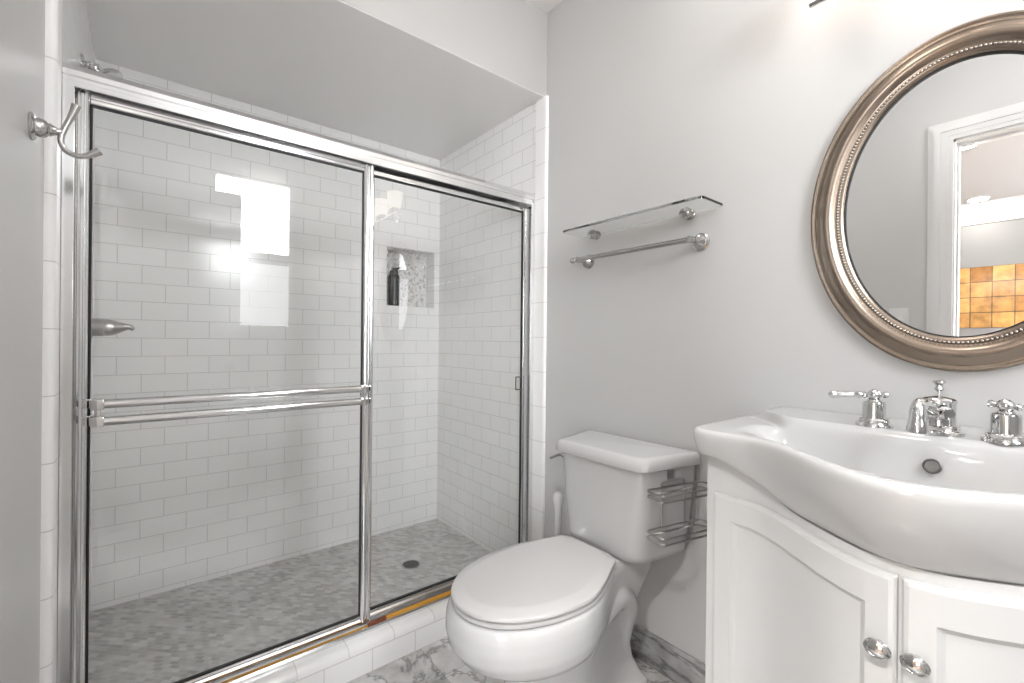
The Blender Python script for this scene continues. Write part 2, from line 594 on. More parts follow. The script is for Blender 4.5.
# ------------------------------------------------------------------ shower shell
XTL, XTR = -1.54, -0.006
struct('wall_shower_left', box(BM(), XL, XTL, 0.058, YB, 0.0, ZS), M_TILE, uv=True)
struct('wall_shower_right', box(BM(), XTR, 0.0, 0.0, YB, 0.0, ZS), M_TILE, uv=True)
NX0, NX1, NZ0, NZ1, ND = -0.337, -0.040, 1.312, 1.640, 0.10
bm = BM()
xs, zs = [XL, NX0, NX1, 0.0], [-0.08, NZ0, NZ1, ZS]
for i in range(3):
    for j in range(3):
        if i == 1 and j == 1:
            continue
        bm.faces.new([bm.verts.new((x, YB, z)) for x, z in ((xs[i], zs[j]), (xs[i + 1], zs[j]), (xs[i + 1], zs[j + 1]), (xs[i], zs[j + 1]))])
for a in ((XL - 0.0, 0.0, YB + 0.12, YB + 0.15, -0.08, ZS),):
    box(bm, *a)
# niche edge returns in white tile
for (xa, za, xb, zb) in ((NX0, NZ0, NX1, NZ0), (NX1, NZ0, NX1, NZ1), (NX0, NZ1, NX0, NZ0)):
    bm.faces.new([bm.verts.new(p) for p in ((xa, YB, za), (xb, YB, zb), (xb, YB + ND, zb), (xa, YB + ND, za))])
struct('wall_shower_back', bm, M_TILE, uv=True, smooth=False)
bm = BM()
bm.faces.new([bm.verts.new(p) for p in ((NX0, YB + ND, NZ0), (NX1, YB + ND, NZ0), (NX1, YB + ND, NZ1), (NX0, YB + ND, NZ1))])
bm.faces.new([bm.verts.new(p) for p in ((NX0, YB + 0.004, NZ1), (NX1, YB + 0.004, NZ1), (NX1, YB + ND, NZ1), (NX0, YB + ND, NZ1))])
box(bm, NX0, NX1, YB + ND, YB + ND + 0.01, NZ0, NZ1)
struct('wall_niche', bm, M_NICHE, smooth=False)

# bullnose tile columns where the shower tile ends
def bullnose_col(name, xin, xout, yf, yb):
    """xout: tile face (towards the room), xin: painted wall"""
    sg = 1 if xout > xin else -1
    t = abs(xout - xin)
    r = min(t, 0.014)
    prof = [(xin, yb), (xout, yb), (xout, yf + r)]
    for k in range(1, 7):
        a = k / 6 * pi / 2
        prof.append((xout - sg * r * (1 - cos(a)), yf + r - r * sin(a)))
    prof.append((xin, yf))
    bm = BM()
    uv = bm.loops.layers.uv.verify()
    loft(bm, [[(x, y, z) for x, y in prof] for z in (0.0, ZS)])
    for f in bm.faces:
        for l in f.loops:
            l[uv].uv = (l.vert.co.z, 0.0)
    return struct(name, bm, M_TILE_COL, sharp=50)


bullnose_col('trim_3', XL, XTL, -0.012, 0.058)
bullnose_col('trim_4', 0.0, -0.012, -0.014, 0.056)

# kerb with bullnose edge
bm = BM()
uv = bm.loops.layers.uv.verify()
prof = [(0.0, 0.0, 0.0), (0.0, 0.076, 0.076)]
for k in range(1, 7):
    a = k / 6 * pi / 2
    prof.append((0.026 * (1 - cos(a)), 0.080 + 0.026 * sin(a), 0.076 + 0.045 * k / 6))
prof += [(0.151, 0.106, 0.246), (0.151, 0.0, 0.352)]
rings = [[(x, y, z) for y, z, s in prof] for x in (XTL, XTR)]
a_, b_ = [[bm.verts.new(p) for p in r] for r in rings]
for i in range(len(prof) - 1):
    f = bm.faces.new((a_[i], b_[i], b_[i + 1], a_[i + 1]))
    for l, q in zip(f.loops, ((XTL, i), (XTR, i), (XTR, i + 1), (XTL, i + 1))):
        l[uv].uv = (q[0], prof[q[1]][2])
struct('trim_6', bm, M_TILE_KERB, sharp=40)

# marble baseboard on the right wall
struct('baseboard_right', box(BM(), -0.014, 0, YR, -0.016, 0, 0.112, 0.003), M_MARBLE_B, uv=True)
struct('baseboard_left', box(BM(), XL, XL + 0.014, DY1 + 0.09, -0.014, 0, 0.112, 0.003), M_MARBLE_B, uv=True)

# ------------------------------------------------------------------ shower door frame and sliding doors
t = thing('shower_door_frame', 'chrome frame of the shower opening, header, jambs and bottom track on the tiled kerb', 'shower door frame', (-0.77, 0.09, 0.106))
FX0, FX1 = XTL + 0.001, -0.0125
bm = BM()
hp_ = [(0.058, 1.733), (0.058, 1.745), (0.063, 1.748), (0.063, 1.757), (0.058, 1.760), (0.058, 1.772), (0.066, 1.782), (0.072, 1.790), (0.118, 1.790), (0.118, 1.733),
       (0.114, 1.733), (0.114, 1.775), (0.064, 1.775), (0.064, 1.733)]
loft(bm, [[(x, y, z) for y, z in hp_] for x in (FX0, FX1)])
obj('header', bm, M_ALU, t, sharp=15)
for (xa, xb) in ((FX0, FX0 + 0.022), (FX1 - 0.020, FX1)):
    bm = BM()
    box(bm, xa, xb, 0.057, 0.0625, 0.1065, 1.733, 0.001)
    box(bm, *((xa, xa + 0.005) if xa < -1 else (xb - 0.005, xb)), 0.0625, 0.118, 0.1065, 1.733)
    obj('jamb', bm, M_ALU, t, sharp=20)
bm = BM()
tp = [(0.048, 0.1062), (0.048, 0.115), (0.0515, 0.121), (0.056, 0.121), (0.056, 0.1095), (0.112, 0.1095), (0.112, 0.122), (0.118, 0.122), (0.118, 0.1062)]
loft(bm, [[(x, y, z) for y, z in tp] for x in (FX0, FX1)])
obj('bottom_track', bm, M_ALU, t, sharp=15)
o = obj('track_seal', box(BM(), -0.70, FX1 - 0.003, 0.0575, 0.068, 0.1096, 0.1300, 0.001), M_AMBER, t)
o['label'] = 'amber strip in the bottom track'
o = obj('track_seal', box(BM(), -0.768, -0.7005, 0.0575, 0.067, 0.1096, 0.1295, 0.001), M_RUST, t)
o['label'] = 'dark rust coloured end of the strip'
o = obj('track_seal', box(BM(), FX0 + 0.003, -0.7685, 0.0575, 0.0635, 0.1096, 0.1235, 0.001), M_AMBER, t)
o['label'] = 'amber strip under the sliding door'


def stile_bm(xa, xb, y0, y1, z0, z1):
    """rounded channel profile with a raised bead, running along z"""
    bm = BM()
    w_ = xb - xa
    pr = [(xa, y1), (xa, y0 + 0.006), (xa + w_ * 0.10, y0 + 0.002), (xa + w_ * 0.22, y0), (xa + w_ * 0.34, y0 + 0.002), (xa + w_ * 0.42, y0 + 0.005),
          (xa + w_ * 0.55, y0 + 0.005), (xa + w_ * 0.65, y0 + 0.001), (xa + w_ * 0.8, y0), (xa + w_ * 0.92, y0 + 0.003), (xb, y0 + 0.008), (xb, y1)]
    return loft(bm, [[(x, y, z) for x, y in pr] for z in (z0, z1)])


def rail_bm(za, zb, y0, y1, x0, x1):
    bm = BM()
    w_ = zb - za
    pr = [(za, y1), (za, y0 + 0.006), (za + w_ * 0.12, y0 + 0.001), (za + w_ * 0.3, y0), (za + w_ * 0.42, y0 + 0.003), (za + w_ * 0.5, y0 + 0.005),
          (za + w_ * 0.62, y0 + 0.004), (za + w_ * 0.75, y0), (za + w_ * 0.9, y0 + 0.002), (zb, y0 + 0.007), (zb, y1)]
    return loft(bm, [[(x, y, z) for z, y in pr] for x in (x0, x1)])


def sliding_door(label, y0, y1, gx0, gx1, gz0, gz1, sl, sr, rt, rb, loc):
    t = thing('sliding_shower_door', label, 'shower door', loc, 'sliding shower doors')
    obj('stile', stile_bm(gx0 - sl, gx0, y0, y1, gz0 - rb, gz1 + rt), M_ALU, t, sharp=25)
    obj('stile', stile_bm(gx1, gx1 + sr, y0, y1, gz0 - rb, gz1 + rt), M_ALU, t, sharp=25)
    obj('top_rail', rail_bm(gz1, gz1 + rt, y0 + 0.001, y1, gx0, gx1), M_ALU, t, sharp=25)
    obj('bottom_rail', rail_bm(gz0 - rb, gz0, y0 + 0.001, y1, gx0, gx1), M_ALU, t, sharp=25)
    ym = (y0 + y1) / 2
    obj('glass_pane', box(BM(), gx0 + 0.001, gx1 - 0.001, ym - 0.0025, ym + 0.0025, gz0 + 0.001, gz1 - 0.001), M_GLASS, t, smooth=False)
    bm = BM()
    g = 0.0035
    for a in ((gx0, gx0 + g, gz0, gz1), (gx1 - g, gx1, gz0, gz1), (gx0, gx1, gz0, gz0 + g), (gx0, gx1, gz1 - g, gz1)):
        box(bm, a[0], a[1], ym - 0.005, ym + 0.005, a[2], a[3])
    o = obj('gasket', bm, M_BLACK, t, smooth=False)
    o['label'] = 'thin black rubber gasket'
    return t


AY0, AY1 = 0.070, 0.090
da = sliding_door('framed clear glass sliding door with a double towel bar across it', AY0, AY1, -1.489, -0.790, 0.157, 1.704, 0.029, 0.037, 0.031, 0.027, (-1.14, 0.08, 0.129))
db = sliding_door('framed clear glass sliding door behind the towel bar door, beside the toilet', 0.094, 0.110, -0.748, -0.046, 0.152, 1.707, 0.017, 0.017, 0.020, 0.028, (-0.42, 0.10, 0.124))

# double towel bar on the front door
tb = BM()
YBAR = AY0 - 0.055
for z in (0.913, 0.955):
    tube(tb, [(-1.46, YBAR, z), (-0.815, YBAR, z)], 0.0115, 16)
tbo = obj('towel_bar', tb, M_CHROME, da)
for xa, sg in ((-1.468, -1), (-0.807, 1)):
    bm = BM()
    for z in (0.913, 0.955):
        box(bm, xa - 0.013, xa + 0.013, YBAR - 0.012, YBAR + 0.012, z - 0.0125, z + 0.0125, 0.002)
        xb = xa + sg * 0.020
        box(bm, xb - 0.013, xb + 0.013, AY0 - 0.012, AY0 + 0.001, z - 0.010, z + 0.010, 0.002)
        box(bm, xb - 0.006, xb + 0.006, YBAR - 0.004, AY0 - 0.008, z - 0.008, z + 0.008, 0.001)
        box(bm, min(xa, xb), max(xa, xb), YBAR - 0.004, YBAR + 0.008, z - 0.008, z + 0.008, 0.001)
    box(bm, xa - 0.006, xa + 0.006, YBAR - 0.006, YBAR + 0.006, 0.92, 0.95, 0.001)
    obj('bar_bracket', bm, M_CHROME, tbo)
# small square pull on the rear door
bm = BM()
tube(bm, arcpath([(-0.048, 0.091, 0.958), (-0.088, 0.089, 0.958), (-0.088, 0.089, 0.902), (-0.048, 0.091, 0.902)], 0.003, 3), 0.0028, 8)
obj('door_pull', bm, M_DARK, db)

# ------------------------------------------------------------------ shower fittings
t = thing('overhead_shower', 'chrome shower head on a short arm, peeking over the door header', 'shower head', (XTL, 0.45, 1.965))
obj('flange', lathe(BM(), [(0.028, 0), (0.028, 0.003), (0.020, 0.008), (0.011, 0.012), (0.011, 0.014)], (XTL, 0.45, 1.965), (1, 0, 0), 24), M_CHROME, t)
obj('arm', tube(BM(), bez([(XTL + 0.012, 0.45, 1.965), (-1.522, 0.45, 1.966), (-1.512, 0.449, 1.962)], 6), 0.0105), M_CHROME, t)
d_ = Vector((0.62, -0.12, -0.78)).normalized()
obj('spray_head', lathe(BM(), [(0.010, -0.004), (0.017, 0.004), (0.017, 0.012), (0.011, 0.018), (0.014, 0.024), (0.036, 0.036), (0.050, 0.042), (0.052, 0.052), (0.048, 0.055), (0.0, 0.055)],
                        Vector((-1.513, 0.449, 1.966)), d_, 32), M_CHROME, t)

t = thing('shower_valve', 'brushed chrome shower valve with a pointed lever, behind the towel bar door', 'shower valve', (XTL, 0.45, 1.15))
obj('escutcheon', lathe(BM(), [(0.065, 0), (0.065, 0.004), (0.058, 0.009), (0.030, 0.012)], (XTL, 0.45, 1.15), (1, 0, 0), 36), M_STEEL, t)
obj('valve_body', lathe(BM(), [(0.028, 0.008), (0.028, 0.058), (0.026, 0.060), (0.026, 0.062)], (XTL, 0.45, 1.15), (1, 0, 0), 28), M_STEEL, t)
bm = BM()
tube(bm, bez([(XTL + 0.062, 0.45, 1.15), (XTL + 0.075, 0.45, 1.15), (XTL + 0.09, 0.45, 1.151), (XTL + 0.108, 0.45, 1.153), (XTL + 0.122, 0.45, 1.152), (XTL + 0.130, 0.45, 1.143)], 4),
     [0.027, 0.027, 0.0265, 0.026, 0.0255, 0.025, 0.0235, 0.022, 0.020, 0.018, 0.016, 0.014, 0.012, 0.0105, 0.009, 0.0085, 0.008, 0.0075, 0.007, 0.006, 0.004])
obj('lever', bm, M_STEEL, t)

t = thing('shower_drain', 'round grey metal drain cover in the mosaic shower floor', 'drain', (-0.385, 0.505, 0.045))
obj('drain_ring', lathe(BM(), [(0.046, 0.0002), (0.046, 0.003), (0.043, 0.004), (0.039, 0.003), (0.039, 0.0002)], (-0.385, 0.505, 0.045), (0, 0, 1), 32), M_STEEL, t)
bm = lathe(BM(), [(0.039, 0.0003), (0.039, 0.002), (0.0, 0.002)], (-0.385, 0.505, 0.045), (0, 0, 1), 32)
for k in range(-2, 3):
    h_ = sqrt(0.036 ** 2 - (k * 0.014) ** 2)
    box(bm, -0.385 - h_, -0.385 + h_, 0.505 + k * 0.014 - 0.003, 0.505 + k * 0.014 + 0.003, 0.0465, 0.0482)
obj('drain_grate', bm, M_DARK, t)

t = thing('shampoo_bottle', 'tall black pump bottle standing in the tiled shower niche', 'bottle', (-0.278, 0.965, NZ0))
bx, by = -0.278, 0.965
obj('bottle_body', lathe(BM(), [(0.028, 0.0005), (0.031, 0.004), (0.031, 0.165), (0.029, 0.175), (0.022, 0.181), (0.014, 0.183)], (bx, by, NZ0), (0, 0, 1), 32), M_BOTTLE, t)
obj('pump_collar', lathe(BM(), [(0.0235, 0.178), (0.0235, 0.200), (0.021, 0.203), (0.008, 0.203), (0.008, 0.212)], (bx, by, NZ0), (0, 0, 1), 24), M_BOTTLE2, t)
obj('pump_nozzle', tube(BM(), bez([(bx - 0.012, by, NZ0 + 0.210), (bx + 0.010, by - 0.002, NZ0 + 0.212), (bx + 0.028, by - 0.004, NZ0 + 0.219), (bx + 0.048, by - 0.006, NZ0 + 0.226)], 5), [0.009] * 8 + [0.007] * 4 + [0.005] * 4), M_BOTTLE2, t)

# ------------------------------------------------------------------ robe hook on the left wall
t = thing('robe_hook', 'chrome double robe hook on the wall beside the shower frame', 'hook', (XL, -0.17, 1.54))
o = (XL, -0.17, 1.54)
obj('rosette', lathe(BM(), [(0.027, 0.0003), (0.027, 0.004), (0.024, 0.007), (0.020, 0.009), (0.019, 0.017), (0.016, 0.023), (0.012, 0.026), (0.013, 0.029), (0.011, 0.031), (0.007, 0.040), (0.006, 0.048)], o, (1, 0, 0), 32), M_NICKEL, t)
pts = bez([(-1.493, -0.17, 1.602), (-1.500, -0.17, 1.578), (-1.511, -0.17, 1.548), (-1.516, -0.17, 1.524), (-1.509, -0.17, 1.505), (-1.492, -0.17, 1.498), (-1.473, -0.17, 1.504), (-1.457, -0.17, 1.517)], 6)
rs = [0.0085 - 0.003 * min(1, k / 8) for k in range(len(pts))]
for k in range(8):
    rs[-1 - k] = 0.0085 - 0.003 * k / 8
obj('hook_arm', tube(BM(), pts, rs, 14), M_NICKEL, t)

# ------------------------------------------------------------------ glass shelf
t = thing('glass_shelf', 'clear glass shelf on two chrome knobs above the towel rail', 'shelf', (0, -0.495, 1.541))
bm = BM()
out = []
ya, yb, xa, xb, rr = -0.805, -0.235, -0.137, -0.012, 0.018
for (cx_, cy_, a0) in ((xa + rr, ya + rr, pi), (xb - 0.003, ya + 0.003, 1.5 * pi), (xb - 0.003, yb - 0.003, 0), (xa + rr, yb - rr, pi / 2)):
    q = rr if cx_ == xa + rr else 0.003
    for k in range(7):
        a = a0 + k / 6 * pi / 2
        out.append((cx_ + q * cos(a), cy_ + q * sin(a)))
def inset(o_, s):
    mx = sum(p[0] for p in o_) / len(o_)
    return [(p[0] + (s if p[0] < mx else -s), p[1] + (s if p[1] < -0.495 else -s)) for p in o_]
loft(bm, [[(x, y, 1.537) for x, y in inset(out, 0.001)], [(x, y, 1.538) for x, y in out], [(x, y, 1.544) for x, y in out], [(x, y, 1.545) for x, y in inset(out, 0.001)]])
obj('glass_plate', bm, M_SHELF, t, sharp=20)
for y in (-0.69, -0.298):
    obj('shelf_knob', lathe(BM(), [(0.021, 0.0003), (0.021, 0.004), (0.016, 0.006), (0.013, 0.009), (0.019, 0.014), (0.0215, 0.022), (0.0215, 0.030), (0.018, 0.037), (0.010, 0.041), (0.0, 0.042)],
                            (0, y, 1.541), (-1, 0, 0), 28), M_NICKEL, t)

# ------------------------------------------------------------------ towel bar
t = thing('towel_rail', 'chrome towel rail on two rosettes, below the glass shelf', 'towel rail', (0, -0.493, 1.44))
for y in (-0.729, -0.258):
    obj('rosette', lathe(BM(), [(0.029, 0.0003), (0.029, 0.004), (0.026, 0.006), (0.026, 0.009), (0.022, 0.011), (0.019, 0.018), (0.012, 0.025), (0.010, 0.03), (0.009, 0.05), (0.011, 0.054), (0.0115, 0.066), (0.010, 0.074), (0.0, 0.077)],
                         (0, y, 1.44), (-1, 0, 0), 32), M_NICKEL, t)
obj('rail', tube(BM(), [(-0.064, -0.258, 1.44), (-0.064, -0.729, 1.44)], 0.009, 16), M_NICKEL, t)
for y, s in ((-0.258, 1), (-0.729, -1)):
    obj('finial', lathe(BM(), [(0.0075, -0.01), (0.008, 0.008), (0.006, 0.012), (0.006, 0.018), (0.011, 0.024), (0.012, 0.030), (0.009, 0.036), (0.0, 0.038)], (-0.064, y, 1.44), (0, s, 0), 20), M_NICKEL, t)

# ------------------------------------------------------------------ oval mirror
MC = (-1.323, 1.437)
t = thing('wall_mirror', 'oval mirror in a beaded antique bronze frame above the sink', 'mirror', (0, MC[0], MC[1]))
prof = [  # (inward from outer edge, out from wall)
    (0.000, 0.001), (0.000, 0.012), (0.002, 0.017), (0.005, 0.019), (0.008, 0.018), (0.010, 0.0160), (0.014, 0.0165), (0.020, 0.0215), (0.027, 0.028), (0.034, 0.0325), (0.040, 0.0335), (0.046, 0.032),
    (0.052, 0.0275), (0.055, 0.0235), (0.0565, 0.0225), (0.0585, 0.0225), (0.0600, 0.0215), (0.067, 0.0205), (0.0685, 0.0195), (0.072, 0.0185), (0.0735, 0.014), (0.0735, 0.006), (0.072, 0.004)]
AY, AZ = 0.2835, 0.374
nn = 128
bm = BM()
rings = []
for k in range(nn):
    a = 2 * pi * k / nn
    rings.append([(-h_, MC[0] + (AY - d) * cos(a), MC[1] + (AZ - d) * sin(a)) for d, h_ in prof])
loft(bm, rings, closed=False, loop=True)
fr = obj('mirror_frame', bm, M_FRAME, t, sharp=60)
bm = BM()
d = 0.0625
A_, B_ = AY - d, AZ - d
# beads evenly spaced along the oval
tot, last, acc = 0, None, [0]
for k in range(721):
    a = 2 * pi * k / 720
    p = (A_ * cos(a), B_ * sin(a))
    if last:
        tot += math.dist(p, last)
        acc.append(tot)
    last = p
nb = 232
j = 0
for i in range(nb):
    s = tot * i / nb
    while acc[j + 1] < s:
        j += 1
    a = 2 * pi * (j + (s - acc[j]) / (acc[j + 1] - acc[j])) / 720
    g = bmesh.ops.create_icosphere(bm, subdivisions=2, radius=0.0036, matrix=Matrix.Translation((-0.0225, MC[0] + A_ * cos(a), MC[1] + B_ * sin(a))))
o = obj('beading', bm, mat('bead_metal', (0.42, 0.385, 0.345), 0.2, 1.0), fr)
o['label'] = 'ring of small silvery beads'
bm = BM()
a0 = [(-0.006, MC[0] + (AY - 0.071) * cos(2 * pi * k / nn), MC[1] + (AZ - 0.071) * sin(2 * pi * k / nn)) for k in range(nn)]
loft(bm, [[(-0.003, y, z) for x, y, z in a0], a0])
obj('mirror_glass', bm, M_MIRROR, t, smooth=False)
bm = BM()
loft(bm, [[(-h_, MC[0] + (AY - d) * cos(2 * pi * k / nn), MC[1] + (AZ - d) * sin(2 * pi * k / nn)) for d, h_ in ((0.0725, 0.0062), (0.0725, 0.0105), (0.0765, 0.0095), (0.0765, 0.0062))] for k in range(nn)], loop=True)
o = obj('liner', bm, M_BLACK, fr)
o['label'] = 'thin black line round the mirror glass'

# ------------------------------------------------------------------ vanity cabinet and sink
CY = -1.32


def bell(dy, hw):
    return 0.5 + 0.5 * cos(pi * min(1.0, abs(dy) / hw))


def rimx(dy):      # widest line of the ceramic rim
    x = -0.392 - 0.170 * bell(dy, 0.285)
    e_ = abs(dy) - 0.360
    if e_ > 0:
        x += 0.042 - sqrt(max(0.0, 0.042 ** 2 - e_ ** 2))
    return x


def cabx(dy):
    return -0.345 - 0.150 * bell(dy, 0.30)


def zbot(dy):
    return 0.793 + 0.067 * ss(0.17, 0.36, abs(dy))


t = thing('vanity_cabinet', 'white bow-fronted vanity cabinet with two panelled doors under the sink', 'vanity cabinet', (-0.2, CY, 0))
hw = 0.38
ys = [hw * (1 - 2 * k / 60) for k in range(61)]
front = [(cabx(d), d) for d in ys]
loop_ = [(-0.004, hw)] + front + [(-0.004, -hw)]


def insetp(loop_, s):
    return [(min(x + s, -0.004), max(-hw + s, min(hw - s, d))) for x, d in loop_]


bm = BM()
rings = [[(x, CY + d, 0.0) for x, d in insetp(loop_, 0.05)], [(x, CY + d, 0.085) for x, d in insetp(loop_, 0.05)], [(x, CY + d, 0.085) for x, d in loop_],
         [(x, CY + d, zbot(d) - 0.001) for x, d in loop_]]
loft(bm, rings)
obj('cabinet_body', bm, M_CAB, t, sharp=40)


def door_bm(d0, d1, z0, z1):
    """bowed door with a recessed panel: d0 outer edge, d1 meeting edge (dy)"""
    dd = d1 - d0
    s_ = 1 if dd > 0 else -1
    us = [0, 0.003, 0.008]
    pm, bw = 0.042, 0.010
    wlen = abs(dd)
    lo, hi = pm, wlen - 0.034
    inner = [lo, lo + bw * 0.3, lo + bw * 0.6, lo + bw]
    us += inner
    k = 18
    us += [lo + bw + (hi - lo - 2 * bw) * i / k for i in range(1, k)]
    us += [hi - bw, hi - bw * 0.6, hi - bw * 0.3, hi, wlen - 0.008, wlen - 0.003, wlen]
    zl, zh = z0 + 0.055, z1 - 0.054
    zs_ = [z0, z0 + 0.003, z0 + 0.008, zl, zl + bw * 0.3, zl + bw * 0.6, zl + bw] + [zl + bw + (zh - zl - 2 * bw) * i / 8 for i in range(1, 8)] + [zh - bw, zh - bw * 0.6, zh - bw * 0.3, zh, z1 - 0.008, z1 - 0.003, z1]

    def dep(u, z):
        e = min(u, wlen - u, z - z0, z1 - z)
        edge = 0.0 if e >= 0.008 else (0.002 if e > 0.001 else 0.007)
        m_ = min(u - lo, hi - u, z - zl, zh - z)
        pan = 0.0
        if m_ > 0:
            q = min(1, m_ / bw)
            pan = 0.008 * min(1.0, 1.15 * q)
        return 0.016 - edge - pan
    bm = BM()
    grid = []
    for u in us:
        d = d0 + s_ * u
        nx_ = (cabx(d + 1e-3) - cabx(d - 1e-3)) / 2e-3
        nv = Vector((-1, nx_, 0)).normalized()
        grid.append([Vector((cabx(d), CY + d, z)) + nv * dep(u, z) for z in zs_])
    loft(bm, grid, closed=False, cap0=False, cap1=False)
    # back
    back = []
    for u in us:
        d = d0 + s_ * u
        back.append([Vector((cabx(d) - 0.0008, CY + d, z)) for z in (z0, z1)])
    loft(bm, back, closed=False, cap0=False, cap1=False)
    for i in range(len(us) - 1):
        for zi, bi in ((0, 0), (-1, 1)):
            bm.faces.new([bm.verts.new(p) for p in (grid[i][zi], grid[i + 1][zi], back[i + 1][bi], back[i][bi])])
    for i in (0, -1):
        for j in range(len(zs_) - 1):
            a, b = back[i]
            f0, f1 = (j / (len(zs_) - 1)), ((j + 1) / (len(zs_) - 1))
            bm.faces.new([bm.verts.new(p) for p in (grid[i][j], grid[i][j + 1], Vector((a.x, a.y, grid[i][j + 1].z)), Vector((a.x, a.y, grid[i][j].z)))])
    return bm


for s in (1, -1):
    dr = obj('door', door_bm(s * 0.360, s * 0.0025, 0.10, 0.777), M_CAB, t, sharp=14)
    dk = s * 0.0215
    kx = cabx(dk) - 0.016
    ko = obj('knob', lathe(BM(), [(0.008, 0.0), (0.007, 0.003), (0.006, 0.008), (0.009, 0.010), (0.0145, 0.013), (0.0155, 0.016), (0.0145, 0.0185), (0.012, 0.020), (0.0115, 0.0195), (0.008, 0.022), (0.0, 0.0225)],
                           (kx, CY + dk, 0.667), (-1, 0, 0), 28, 1.12, 0.92), M_CHROME, dr)
    ko['label'] = 'oval chrome knob'

# ceramic sink top
t = thing('sink_basin', 'white ceramic sink top with a bowed apron, resting on the vanity cabinet', 'sink', (-0.25, CY, 0.80))
ZL, ZD, HW = 0.922, 0.024, 0.402
RO = 0.010


def topx(dy):
    return rimx(dy) + RO


def ztop(dy, x):
    a = abs(dy)
    xf = topx(dy)
    # raised faucet deck
    sh = 0.105 * ss(0.24, 0.385, a)
    dk = ZD * ss(0.395, 0.345, a) * ss(-0.226 + sh, -0.190 + sh, x)
    # basin
    depth = 0.150
    back = ss(-0.206, -0.252, x)
    fr_ = ss(xf + 0.014, xf + 0.095 + 0.08 * ss(0.12, 0.30, a), x) if xf + 0.095 < -0.21 else 0
    side = ss(0.335, 0.165, a)
    q = min(1.0, back * fr_ * 1.04)
    return ZL + dk - depth * q * side + 0.004 * ss(0.30, 0.05, a) * (1 - q * side) * (1 - ss(-0.222, -0.196, x))


NU, NV = 150, 110
us = [HW * (1 - 2 * k / NU) for k in range(NU + 1)]
grid = []
for d in us:
    xf = topx(d)
    row = []
    for j in range(NV + 1):
        v = j / NV
        x = -0.002 + (xf + 0.002) * v
        row.append(Vector((x, CY + d, ztop(d, x))))
    grid.append(row)
bm = BM()
vg = [[bm.verts.new(p) for p in r] for r in grid]
for i in range(NU):
    for j in range(NV):
        bm.faces.new((vg[i][j], vg[i + 1][j], vg[i + 1][j + 1], vg[i][j + 1]))
# outline in order: left side (wall to front), front, right side (front to wall)
edge = [vg[0][j] for j in range(NV + 1)] + [vg[i][NV] for i in range(1, NU + 1)] + [vg[NU][j] for j in range(NV - 1, -1, -1)]
pts = [v.co.copy() for v in edge]
nrm = []
for i, p in enumerate(pts):
    a, b = pts[max(0, i - 3)], pts[min(len(pts) - 1, i + 3)]
    tg = Vector((b.x - a.x, b.y - a.y, 0)).normalized()
    nv = Vector((tg.y, -tg.x, 0))
    if nv.dot(Vector((p.x + 0.15, p.y - CY, 0))) < 0:
        nv = -nv
    nrm.append(nv)
rows = [edge]
steps = [(0.0045, -0.0012), (0.0080, -0.0038), (0.0100, -0.009), (0.0100, -0.018)]
for off, dz in steps:
    rows.append([bm.verts.new(p + n_ * off + Vector((0, 0, dz))) for p, n_ in zip(pts, nrm)])
for f_ in (0.3, 0.55, 0.8, 0.93, 1.0):
    r_ = []
    for p, n_ in zip(pts, nrm):
        d = p.y - CY
        zb = zbot(d)
        z0 = min(p.z, ZL + 0.006) - 0.018
        dip = 0.046 * bell(d, 0.33) + 0.012
        off = 0.010 - dip * (f_ ** 1.5)
        if f_ == 0.93:
            off -= 0.001
        if f_ == 1.0:
            off -= 0.007
        zz = z0 + (zb - z0) * f_
        q = p + n_ * off
        q.z = zz
        r_.append(bm.verts.new(q))
    rows.append(r_)
# underside lip
r_ = []
for v in rows[-1]:
    q = v.co.copy()
    q.x = min(-0.004, q.x + 0.10)
    q.y = CY + (q.y - CY) * 0.8
    r_.append(bm.verts.new(q))
rows.append(r_)
for a, b in zip(rows[:-1], rows[1:]):
    for i in range(len(a) - 1):
        bm.faces.new((a[i], a[i + 1], b[i + 1], b[i]))
obj('basin', bm, M_PORC, t, sharp=80)
oz = 0.893
ox = -0.2275
nv = Vector((-0.93, 0, 0.36)).normalized()
for k in range(60):      # find the basin wall at overflow height
    if ztop(0.006, ox) > oz:
        ox -= 0.001
o = obj('overflow_hole', lathe(BM(), [(0.014, -0.002), (0.014, 0.002), (0.012, 0.003), (0.0105, 0.001), (0.0, 0.0005)], (ox, CY + 0.006, oz), nv, 28), M_DARK, t)
o['label'] = 'round dark metal overflow ring'
zb_ = ztop(0, -0.37)
obj('drain_stopper', lathe(BM(), [(0.03, -0.001), (0.03, 0.003), (0.024, 0.005), (0.022, 0.008), (0.0, 0.012)], (-0.37, CY, zb_), (0, 0, 1), 28), M_CHROME, t)

# ------------------------------------------------------------------ faucet set
ZF = ZL + ZD


